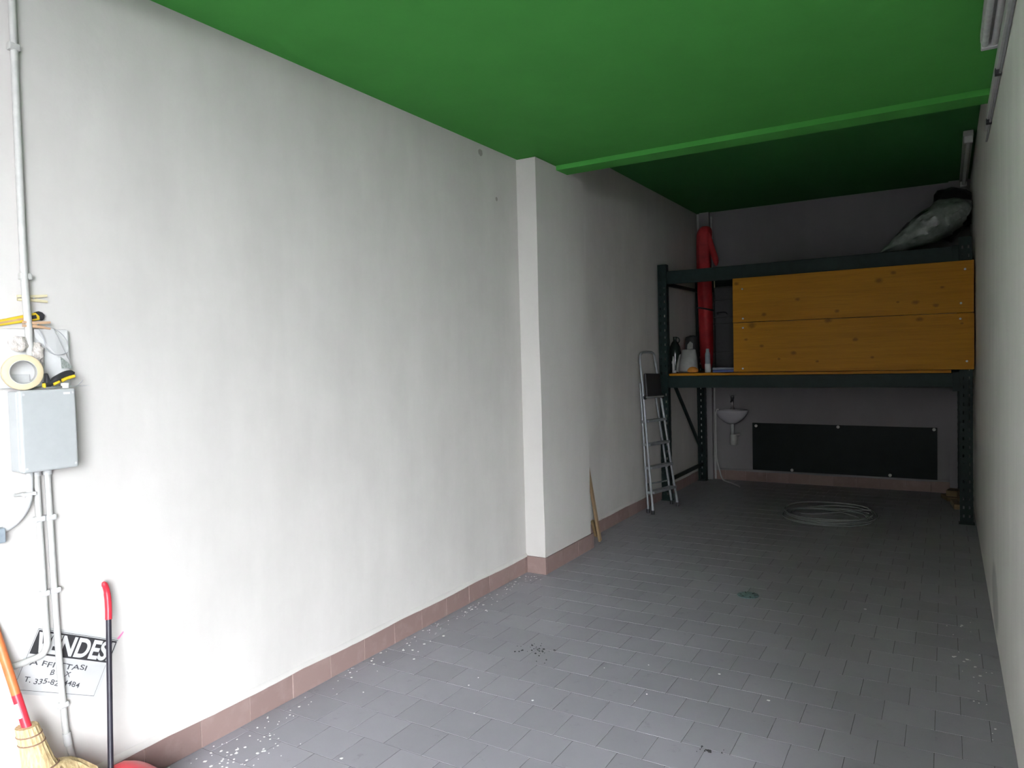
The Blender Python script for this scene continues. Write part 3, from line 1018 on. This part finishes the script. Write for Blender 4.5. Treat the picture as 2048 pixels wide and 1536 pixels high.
# ------------------------------------------------------------------ left wall: electrics
up_ = thing('upper_conduit', 'pale conduit running up the left wall above the white plate', 'conduit', (.014, 1.245, 1.60))
obj('pipe', MB().tube(smooth_path([(.031, 1.239, 1.600), (.030, 1.238, 1.70), (.023, 1.238, 1.80), (.016, 1.240, 1.90), (.014, 1.242, 2.2), (.014, 1.245, 2.6), (.014, 1.247, 2.955)], 5), .0115, 12), M_pvc_old, up_, smooth=True)
for z in (1.862, 2.606):
    obj('saddle_clip', MB().box((.0005, 1.226, z - .012), (.026, 1.262, z + .012)), M_pvc_old, up_, bevel=.005)

jb = thing('junction_box', 'pale grey square electrical box with a plain lid on the left wall', 'electrical box', (.04, 1.262, 1.222))
obj('base', MB().box((.0005, 1.177, 1.224), (.060, 1.347, 1.487)), M_box, jb, bevel=.006)
lid = obj('lid', MB().box((.061, 1.175, 1.222), (.086, 1.349, 1.489)), M_box, jb, bevel=.007, seg=3)
obj('sticker', MB().box((.0855, 1.308, 1.470), (.0868, 1.330, 1.477)), M_white, lid)
for (y, z) in ((1.186, 1.236), (1.338, 1.236), (1.186, 1.475), (1.338, 1.475)):
    obj('lid_screw', MB().lathe([(.004, 0), (.004, .002)], 10, axis_to((1, 0, 0), (.0855, y, z))), M_pvc, lid)

pt = thing('switch_plate', 'white plastic wall box behind the tape roll above the junction box', 'wall box', (.015, 1.26, 1.49))
obj('plate', MB().box((.0005, 1.135, 1.495), (.018, 1.374, 1.690)), M_white, pt, bevel=.008)
obj('lower_strip', MB().box((.0182, 1.135, 1.496), (.0215, 1.240, 1.540)), M_pvc, pt, bevel=.002)

for (pts, nm, lab) in (
        ([(.013, 1.247, 1.222), (.013, 1.2505, .95), (.013, 1.254, .70), (.013, 1.2555, .66), (.0135, 1.2545, .632), (.0135, 1.247, .612), (.0135, 1.234, .600), (.0135, 1.202, .596), (.0135, 1.165, .594), (.013, 1.118, .594)], 'lower_conduit',
         'conduit below the box that bends left across the paper sign'),
        ([(.013, 1.282, 1.222), (.013, 1.286, .80), (.013, 1.291, .55), (.013, 1.298, .35), (.014, 1.304, .28), (.016, 1.318, .20), (.016, 1.325, .124)], 'lower_conduit',
         'conduit below the box running straight down across the sign to the skirting')):
    t = thing(nm, lab, 'conduit', (.013, pts[0][1], pts[-1][2]), 'conduits below the junction box')
    obj('pipe', MB().tube(smooth_path(pts, 5), .0105, 12), M_pvc_old, t, smooth=True)
    y0 = pts[0][1]
    obj('gland', MB().lathe([(.015, -.02), (.015, .0)], 14, Matrix.Translation((.013, y0, 1.221))), M_pvc, t, smooth=True)
    for z in ((1.056, .804) if pts[-1][2] > .5 else (1.055, .804, .405)):
        yy = y0 + (1.222 - z) * (.014 if pts[-1][2] > .5 else .016)
        obj('saddle_clip', MB().box((.0005, yy - .017, z - .010), (.0245, yy + .017, z + .010)), M_pvc, t, bevel=.005)
    if pts[-1][2] < .5:
        obj('coupler', MB().tube([(.0135, 1.3015, .305), (.0142, 1.3055, .262)], .0128, 12), M_pvc, t, smooth=True)

fx = thing('flexible_conduit', 'grey flexible conduit curving left out of the junction box underside', 'conduit', (.02, 1.217, 1.222))
fp = smooth_path([(.025, 1.222, 1.222), (.022, 1.222, 1.19), (.020, 1.220, 1.14), (.018, 1.205, 1.095), (.016, 1.175, 1.060), (.015, 1.145, 1.045), (.014, 1.128, 1.040)], 9)
obj('pipe', MB().tube(fp, [.0105 + .0006 * (i % 2) for i in range(len(fp))], 12), M_pvc, fx, smooth=True)
obj('metal_clamp', MB().box((.005, 1.196, 1.141), (.034, 1.236, 1.153)), M_pvc, fx, bevel=.002)
obj('clamp_bolt', MB().tube([(.020, 1.174, 1.149), (.020, 1.200, 1.147)], .006, 8), M_lampbody, fx, smooth=True)
obj('end_fitting', MB().box((.001, 1.113, 1.005), (.034, 1.139, 1.052)), M_greyblue, fx, bevel=.003)

# things on and around the box
ZBX = 1.4895
tap = thing('tape_roll', 'roll of cream masking tape standing on the grey electrical box', 'tape', (.045, 1.203, ZBX))
cdir = Vector((2.5, -0.55, 0.02)).normalized()
cc = Vector((.064, 1.197, ZBX + .0575))
n = 40
mb = MB()
ro, ri, hw = .0570, .0395, .013
Tm = axis_to(cdir, cc)
mb.lathe([(ri, -hw), (ro - .001, -hw), (ro, -hw + .001), (ro, hw - .001), (ro - .001, hw), (ri, hw), (ri, -hw)], n, Tm, False, False)
obj('tape_ring', mb, M_tape, tap, smooth=True)
mb = MB().lathe([(ri - .0025, -hw), (ri - .0003, -hw), (ri - .0003, hw), (ri - .0025, hw), (ri - .0025, -hw)], n, Tm, False, False)
obj('cardboard_core', mb, M_pvc_old, tap, smooth=True)

tool = thing('hand_tool', 'black tool handle with yellow grips lying on top of the grey box', 'tool', (.05, 1.31, ZBX))
hp = [(.060, 1.262, ZBX + .014), (.060, 1.285, ZBX + .020), (.058, 1.305, ZBX + .032), (.056, 1.330, ZBX + .044), (.055, 1.350, ZBX + .048), (.055, 1.360, ZBX + .044)]
obj('handle', MB().tube(smooth_path(hp, 5), [.010] * 8 + [.0125] * 14 + [.011] * 3 + [.007], 12), M_black, tool, smooth=True)
obj('guard', MB().prism([(1.265, .006), (1.283, .006), (1.280, .030), (1.273, .052), (1.267, .052)], .050, .068, lambda u, v, q: Vector((q, u, ZBX + v))), M_black, tool, bevel=.003)
obj('grip_inlay', MB().tube(smooth_path([(.0695, 1.288, ZBX + .014), (.069, 1.298, ZBX + .019), (.0685, 1.307, ZBX + .023)], 4), .0050, 8), M_yellow, tool, smooth=True)
obj('grip_inlay', MB().tube(smooth_path([(.0685, 1.315, ZBX + .026), (.0675, 1.335, ZBX + .034), (.0665, 1.358, ZBX + .040)], 4), .0058, 8), M_yellow, tool, smooth=True)
obj('grip_inlay', MB().box((.062, 1.254, ZBX + .003), (.072, 1.264, ZBX + .020)), M_yellow, tool, bevel=.003)
bld = obj('saw_blade', MB().prism([(1.250, .0), (1.405, .0045), (1.405, .0060), (1.330, .0075), (1.250, .006)], .070, .0712, lambda u, v, q: Vector((q, u, ZBX + .0008 + v))), M_steel, base=(.07, 1.3, ZBX))
tag(bld, 'thin bright steel blade lying along the top of the grey box past its edge', 'blade')
wr2 = obj('loose_wire', MB().tube(smooth_path([(.040, 1.330, ZBX + .003), (.045, 1.372, ZBX + .006), (.046, 1.388, ZBX + .016), (.046, 1.397, ZBX + .026)], 5), .0011, 6), M_wire, base=(.04, 1.33, ZBX), smooth=True)
tag(wr2, 'fine wire end sticking up beside the right corner of the grey box', 'wire')
wt = obj('white_tape_roll', MB().lathe([(.006, 0), (.0125, 0), (.0130, .001), (.0130, .0165), (.0125, .0175), (.006, .0175), (.006, 0)], 20, Matrix.Translation((.066, 1.326, ZBX + .0006)), False, False), M_white, base=(.066, 1.326, ZBX), smooth=True)
tag(wt, 'tiny bright white roll under the black and yellow tool', 'tape')

rag = thing('cotton_rag', 'bunched off white cotton rag stuffed behind the tape roll', 'rag', (.05, 1.24, 1.55))
rb = random.Random(11)


def lump(c, rx, ry, rz, seed, amp=.30):
    r = random.Random(seed)
    mb = MB()
    rings = []
    for i in range(9):
        th = PI * (i + .5) / 9
        ring = []
        for j in range(14):
            ph = 2 * PI * j / 14
            m = 1 + r.uniform(-amp, amp)
            ring.append(Vector(c) + Vector((rx * m * math.sin(th) * math.cos(ph), ry * m * math.sin(th) * math.sin(ph), rz * m * math.cos(th))))
        rings.append(ring)
    return mb.rings(rings)


obj('bundle', lump((.036, 1.205, 1.640), .013, .030, .026, 31), M_rag, rag, smooth=True, subsurf=1)
obj('bundle', lump((.034, 1.256, 1.614), .012, .028, .030, 32), M_rag, rag, smooth=True, subsurf=1)
obj('hanging_tail', lump((.029, 1.262, 1.580), .008, .020, .028, 33), M_rag, rag, smooth=True, subsurf=1)

shc = thing('folded_card', 'folded white card hanging on the right of the white wall box', 'card', (.03, 1.32, 1.60))
obj('card', MB().add([(.030, 1.255, 1.688), (.032, 1.315, 1.690), (.042, 1.352, 1.590), (.036, 1.366, 1.562), (.044, 1.318, 1.598), (.028, 1.258, 1.660)], [(0, 1, 4, 5), (1, 2, 3, 4)]), M_paper, shc)
obj('card_back', MB().add([(.0285, 1.318, 1.688), (.0285, 1.362, 1.64), (.0285, 1.366, 1.56), (.041, 1.352, 1.590)], [(0, 1, 2, 3)]), M_pvc, shc)
obj('abrasive_corner', MB().prism([(1.327, 1.596), (1.364, 1.562), (1.362, 1.556), (1.328, 1.556)], .0440, .0455, lambda u, v, q: Vector((q, u, v))), M_sand, shc)
wl = obj('wire_loop', MB().tube(smooth_path([(.046, 1.262, 1.690), (.047, 1.274, 1.660), (.049, 1.278, 1.632), (.049, 1.290, 1.612), (.049, 1.312, 1.603), (.048, 1.338, 1.606), (.047, 1.352, 1.618), (.047, 1.350, 1.645), (.045, 1.335, 1.672), (.043, 1.310, 1.691), (.040, 1.285, 1.698)], 6), .0012, 6), M_wire, base=(.045, 1.3, 1.60), smooth=True)
tag(wl, 'loop of thin grey wire hanging in front of the white card', 'wire')


def peg(c, L, m, label, ang):
    t = thing('clothes_peg', label, 'clothes peg', c, 'pegs tucked behind the upper conduit')
    for s in (-1, 1):
        pr_ = [(-L / 2, s * .0012), (-L * .30, s * .0030), (-L * .22, s * .0008), (L * .05, s * .0008), (L / 2, s * .0065), (L / 2, s * .0140), (L * .05, s * .0110), (-L / 2, s * .0095)]
        mb = MB().prism(pr_, -.0045, .0045, lambda u, v, q: Vector(c) + Vector((q, u * math.cos(ang) - v * math.sin(ang), u * math.sin(ang) + v * math.cos(ang))))
        obj('jaw', mb, m, t, bevel=.0008, seg=1)
    obj('spring', MB().tube([Vector(c) + Vector((-.006, .002, 0)), Vector(c) + Vector((.006, .002, 0))], .0034, 8), M_steel, t, smooth=True)


peg((.0066, 1.266, 1.792), .092, M_pegwood, 'pale wooden clothes peg behind the upper conduit, above the cutter', .02)
peg((.0330, 1.262, 1.703), .084, M_pegbrown, 'brown wooden clothes peg lying on the white wall box under the cutter', -.04)

ct = thing('box_cutter', 'yellow box cutter with a black end tucked behind the upper conduit', 'knife', (.012, 1.22, 1.715))
ca, cb = Vector((.0075, 1.150, 1.704)), Vector((.0075, 1.298, 1.737))
cdv = (cb - ca).normalized()
cuv = Vector((0, -cdv.z, cdv.y))
Lc = (cb - ca).length
fn = lambda u, v, q: ca + cdv * u + cuv * v + Vector((q, 0, 0))
obj('body', MB().prism([(0, -.009), (Lc - .03, -.013), (Lc - .012, -.013), (Lc - .012, .013), (Lc - .03, .013), (0, .010)], -.006, .004, fn), M_yellow, ct, bevel=.003)
obj('slide_slot', MB().prism([(.012, -.003), (Lc - .055, -.0035), (Lc - .055, .0035), (.012, .003)], .0038, .0046, fn), M_pegbrown, ct)
obj('slider', MB().prism([(Lc - .058, -.006), (Lc - .026, -.006), (Lc - .026, .006), (Lc - .058, .006)], .0038, .0075, fn), M_black, ct, bevel=.001)
endp = [(Lc - .026, .0145), (Lc - .014, .016), (Lc - .004, .010), (Lc + .001, .0), (Lc - .003, -.011), (Lc - .012, -.0165), (Lc - .018, -.013), (Lc - .016, 0)]
obj('end_cap', MB().prism(endp, -.0065, .0060, fn), M_black, ct, bevel=.001)

# ------------------------------------------------------------------ paper sign
sg = thing('paper_sign', 'tilted white paper sale notice with a black headline on the left wall', 'sign', (.002, 1.32, .53))
SU, SV = Vector((0, .893, -.450)), Vector((0, .450, .893))
STL = Vector((.0015, 1.2325, .699))
SW, SH = .307, .213


def sp(u, v, q=0.0):
    """u right, v down from the sheet's top left corner, in metres."""
    return STL + SU * u - SV * v + Vector((q, 0, 0))


shm = MB()
nu, nv = 12, 8
vs = []
for j in range(nv + 1):
    for i in range(nu + 1):
        u, v = SW * i / nu, SH * j / nv
        vs.append(sp(u, v))
shm.add(vs, [(j * (nu + 1) + i, j * (nu + 1) + i + 1, (j + 1) * (nu + 1) + i + 1, (j + 1) * (nu + 1) + i) for j in range(nv) for i in range(nu)])
obj('sheet', shm, M_paper, sg)


def flat(u0, v0, u1, v1, q):
    return MB().add([sp(u0, v0, q), sp(u1, v0, q), sp(u1, v1, q), sp(u0, v1, q)], [(0, 1, 2, 3)])


obj('header_band', flat(.012, .012, SW - .004, .088, .0004), M_ink, sg)
bd = MB()
for q in ((.008, .008, SW - .002, .0095), (.008, .200, SW - .012, .2012), (.008, .008, .0092, .200), (SW - .013, .095, SW - .012, .2012)):
    bd.add([sp(q[0], q[1], .0005), sp(q[2], q[1], .0005), sp(q[2], q[3], .0005), sp(q[0], q[3], .0005)], [(0, 1, 2, 3)])
obj('border_line', bd, M_ink, sg)


def lettering(name, text, u0, u1, vbase, h, material, bold=0.0, q=.0008, jitter=0.0, seed=1):
    """Flat letters fitted between u0 and u1 with cap height h on the line v = vbase."""
    r = random.Random(seed)
    cu = bpy.data.curves.new('letters', 'FONT')
    cu.body = text
    cu.size = 1.0
    cu.offset = bold
    tmp = bpy.data.objects.new('letters', cu)
    COL.objects.link(tmp)
    dg = bpy.context.evaluated_depsgraph_get()
    me = bpy.data.meshes.new_from_object(tmp.evaluated_get(dg))
    bpy.data.objects.remove(tmp)
    xs = [v.co.x for v in me.vertices]
    ys = [v.co.y for v in me.vertices]
    x0, x1, y0, y1 = min(xs), max(xs), min(ys), max(ys)
    mb = MB()
    vs = []
    for v in me.vertices:
        fx_ = (v.co.x - x0) / (x1 - x0)
        fy_ = (v.co.y - y0) / (y1 - y0)
        dv = jitter * math.sin(fx_ * 17 + seed) * h
        vs.append(sp(u0 + (u1 - u0) * fx_, vbase - h * fy_ + dv, q))
    mb.add(vs, [tuple(p.vertices) for p in me.polygons])
    return obj(name, mb, material, sg)


lettering('headline', 'VENDESI', .016, SW - .008, .083, .066, M_paper, bold=.032, q=.0009)
lettering('handwriting', 'A FFI TTASI', .026, .228, .122, .017, M_pen, bold=.010, jitter=.12, seed=2)
lettering('handwriting', 'B O X', .108, .180, .147, .017, M_pen, bold=.010, jitter=.1, seed=3)
lettering('handwriting', 'T. 335-8254484', .030, .227, .177, .017, M_pen, bold=.010, jitter=.15, seed=4)
obj('pink_tape', MB().add([sp(SW - .010, .004, .001), sp(SW + .001, .003, .001), sp(SW + .008, -.022, .002), sp(SW + .004, -.026, .002)], [(0, 1, 2, 3)]), M_pink, sg)

# ------------------------------------------------------------------ broom and dustpan
br = thing('corn_broom', 'corn broom with an orange handle standing in the doorway corner', 'broom', (.20, 1.17, 0))


def axis_pt(z):
    return Vector((.110 + (.406 - z) * .303, 1.140 + (.406 - z) * .112, z))


obj('handle', MB().tube([axis_pt(.36), axis_pt(.7), axis_pt(1.1), axis_pt(1.42)], .0135, 14), M_orange, br, smooth=True)
stx = obj('label_sleeve', MB().tube([axis_pt(.418), axis_pt(.47), axis_pt(.525)], .0140, 14), M_red, br, smooth=True)
obj('white_print', MB().tube([axis_pt(.455) + Vector((.006, -.010, 0)), axis_pt(.50) + Vector((.006, -.010, 0))], .006, 8), M_white, stx, smooth=True)


def broom_ring(z, hw, ht, n=36, rib=.04):
    c = axis_pt(z)
    out = []
    for j in range(n):
        a = 2 * PI * j / n
        m = 1 + (rib if j % 2 else -rib)
        out.append(c + Vector((math.sin(a) * ht * m, math.cos(a) * hw * m, 0)))
    return out


bh = MB()
bh.rings([broom_ring(.425, .031, .030), broom_ring(.40, .034, .032), broom_ring(.36, .037, .035), broom_ring(.315, .043, .038), broom_ring(.290, .052, .038)])
obj('straw_neck', bh, M_straw, br, smooth=True)
bh = MB()
bh.rings([broom_ring(.292, .060, .034), broom_ring(.284, .092, .034), broom_ring(.262, .118, .033), broom_ring(.225, .150, .032), broom_ring(.17, .166, .032), broom_ring(.08, .162, .033), broom_ring(.003, .160, .034)])
obj('straw_fan', bh, M_straw, br, smooth=True)
for z, hw, ht in ((.400, .0350, .0330), (.375, .0368, .0350), (.296, .0535, .0400)):
    obj('binding_cord', MB().tube(broom_ring(z, hw, ht, 24, 0), .0022, 6, closed=True), M_cord, br, smooth=True)
for z, hw in ((.215, .158), (.165, .169)):
    obj('stitching', MB().tube(broom_ring(z, hw, .0345, 30, 0), .0020, 6, closed=True), M_cord, br, smooth=True)
obj('fan_seam', MB().tube([axis_pt(.286) + Vector((.036, .040, 0)), axis_pt(.20) + Vector((.036, .055, 0)), axis_pt(.05) + Vector((.036, .070, 0))], .002, 6), M_cord, br, smooth=True)

dp = thing('dustpan', 'red long handled dustpan leaning on the left wall beside the sign', 'dustpan', (.15, 1.45, 0))
pb0, pb1 = Vector((.150, 1.368, .10)), Vector((.052, 1.443, .672))
obj('pole', MB().tube([pb0, pb1], .0092, 12), M_blackpole, dp, smooth=True)
dv_ = (pb1 - pb0).normalized()
hk_ = smooth_path([pb1 - dv_ * .012, pb1 + dv_ * .03, pb1 + dv_ * .07 + Vector((-.003, -.001, 0)), pb1 + dv_ * .10 + Vector((.000, -.008, 0)), pb1 + dv_ * .122 + Vector((.006, -.020, 0))], 5)
obj('hook_grip', MB().tube(hk_, [.0115] * 12 + [.0105] * (len(hk_) - 14) + [.0085, .006], 12), M_red, dp, smooth=True)
# scoop: opens towards +y, domed hood rising to the handle side
sc_pts = [(1.375, .012), (1.372, .100), (1.384, .145), (1.412, .168), (1.450, .166), (1.490, .146), (1.530, .105), (1.580, .048), (1.610, .014)]
hood = MB()
nn = 10
rings = []
for i in range(nn + 1):
    a = PI * i / nn
    xx = .185 - .105 * math.cos(a)
    s = .80 + .20 * math.sin(a) ** .6
    rings.append([Vector((xx, 1.375 + (u - 1.375) * (.92 + .08 * math.sin(a)), .010 + (v - .010) * s)) for u, v in sc_pts])
vs = [p for g in rings for p in g]
kk = len(sc_pts)
hood.add(vs, [(i * kk + j, i * kk + j + 1, (i + 1) * kk + j + 1, (i + 1) * kk + j) for i in range(nn) for j in range(kk - 1)])
hood.add(rings[0], [tuple(range(kk))])
hood.add(rings[-1], [tuple(range(kk))])
obj('hood', hood, M_red, dp, smooth=True)
obj('scoop_plate', MB().box((.075, 1.375, .002), (.295, 1.65, .010)), M_red, dp, bevel=.003)
obj('pole_socket', MB().tube([pb0 - dv_ * .04, pb0 + dv_ * .07], .014, 12), M_red, dp, smooth=True)

# ------------------------------------------------------------------ paint flakes and crumbs
def specks(clusters, seed, smin, smax, mat_, name, label, cat, flat_=.0012):
    r = random.Random(seed)
    mb = MB()
    for (cx, cy, sx, sy, cnt) in clusters:
        for _ in range(cnt):
            x = cx + r.gauss(0, sx)
            y = cy + r.gauss(0, sy)
            s = smin + (smax - smin) * r.random() ** 2.2
            x = min(max(x, BT + .012), W - .012)
            k = r.randint(5, 7)
            a0 = r.random() * 6
            rr_ = [s * r.uniform(.6, 1.1) for _ in range(k)]
            base = [Vector((x + rr_[i] * math.cos(a0 + 2 * PI * i / k), y + rr_[i] * math.sin(a0 + 2 * PI * i / k), .0004)) for i in range(k)]
            top = [Vector((x + (p.x - x) * .8, y + (p.y - y) * .8, .0004 + flat_)) for p in base]
            mb.rings([base, top])
    o = obj(name, mb, mat_, base=(clusters[0][0], clusters[0][1], 0))
    return tag(o, label, cat, kind='stuff')


specks([(.20, 1.84, .09, .09, 46), (.14, 1.95, .05, .10, 24), (.07, 2.2, .04, .12, 10), (.09, 2.62, .06, .12, 14), (.10, 3.0, .07, .12, 14), (.085, 3.30, .045, .12, 22), (.07, 3.62, .03, .10, 18), (.10, 3.85, .05, .10, 10),
        (.07, 4.15, .035, .14, 18), (.09, 4.40, .05, .06, 16), (.45, 1.9, .18, .12, 8), (1.0, 2.75, .3, .3, 5), (1.35, 3.0, .2, .2, 4)],
       41, .0028, .0095, M_flake, 'paint_flakes', 'white dried paint flakes scattered on the floor along the left skirting', 'paint')
specks([(2.77, 3.42, .015, .08, 3), (2.74, 3.85, .02, .12, 9), (2.70, 4.15, .03, .12, 9), (2.68, 4.6, .03, .10, 6), (2.2, 4.72, .01, .01, 1), (1.62, 3.5, .3, .3, 3)],
       42, .003, .011, M_flake, 'paint_flakes', 'white dried paint flakes on the floor along the right wall', 'paint')
specks([(.74, 3.30, .05, .04, 34), (.86, 3.18, .02, .02, 3)], 43, .002, .0085, M_crumb, 'dark_crumbs', 'dark crumbs on the floor tiles in the left middle', 'dirt', .003)
specks([(1.81, 2.76, .026, .018, 11)], 44, .002, .008, M_crumb, 'dark_crumbs', 'dark crumbs on the floor tiles near the bottom right', 'dirt', .003)
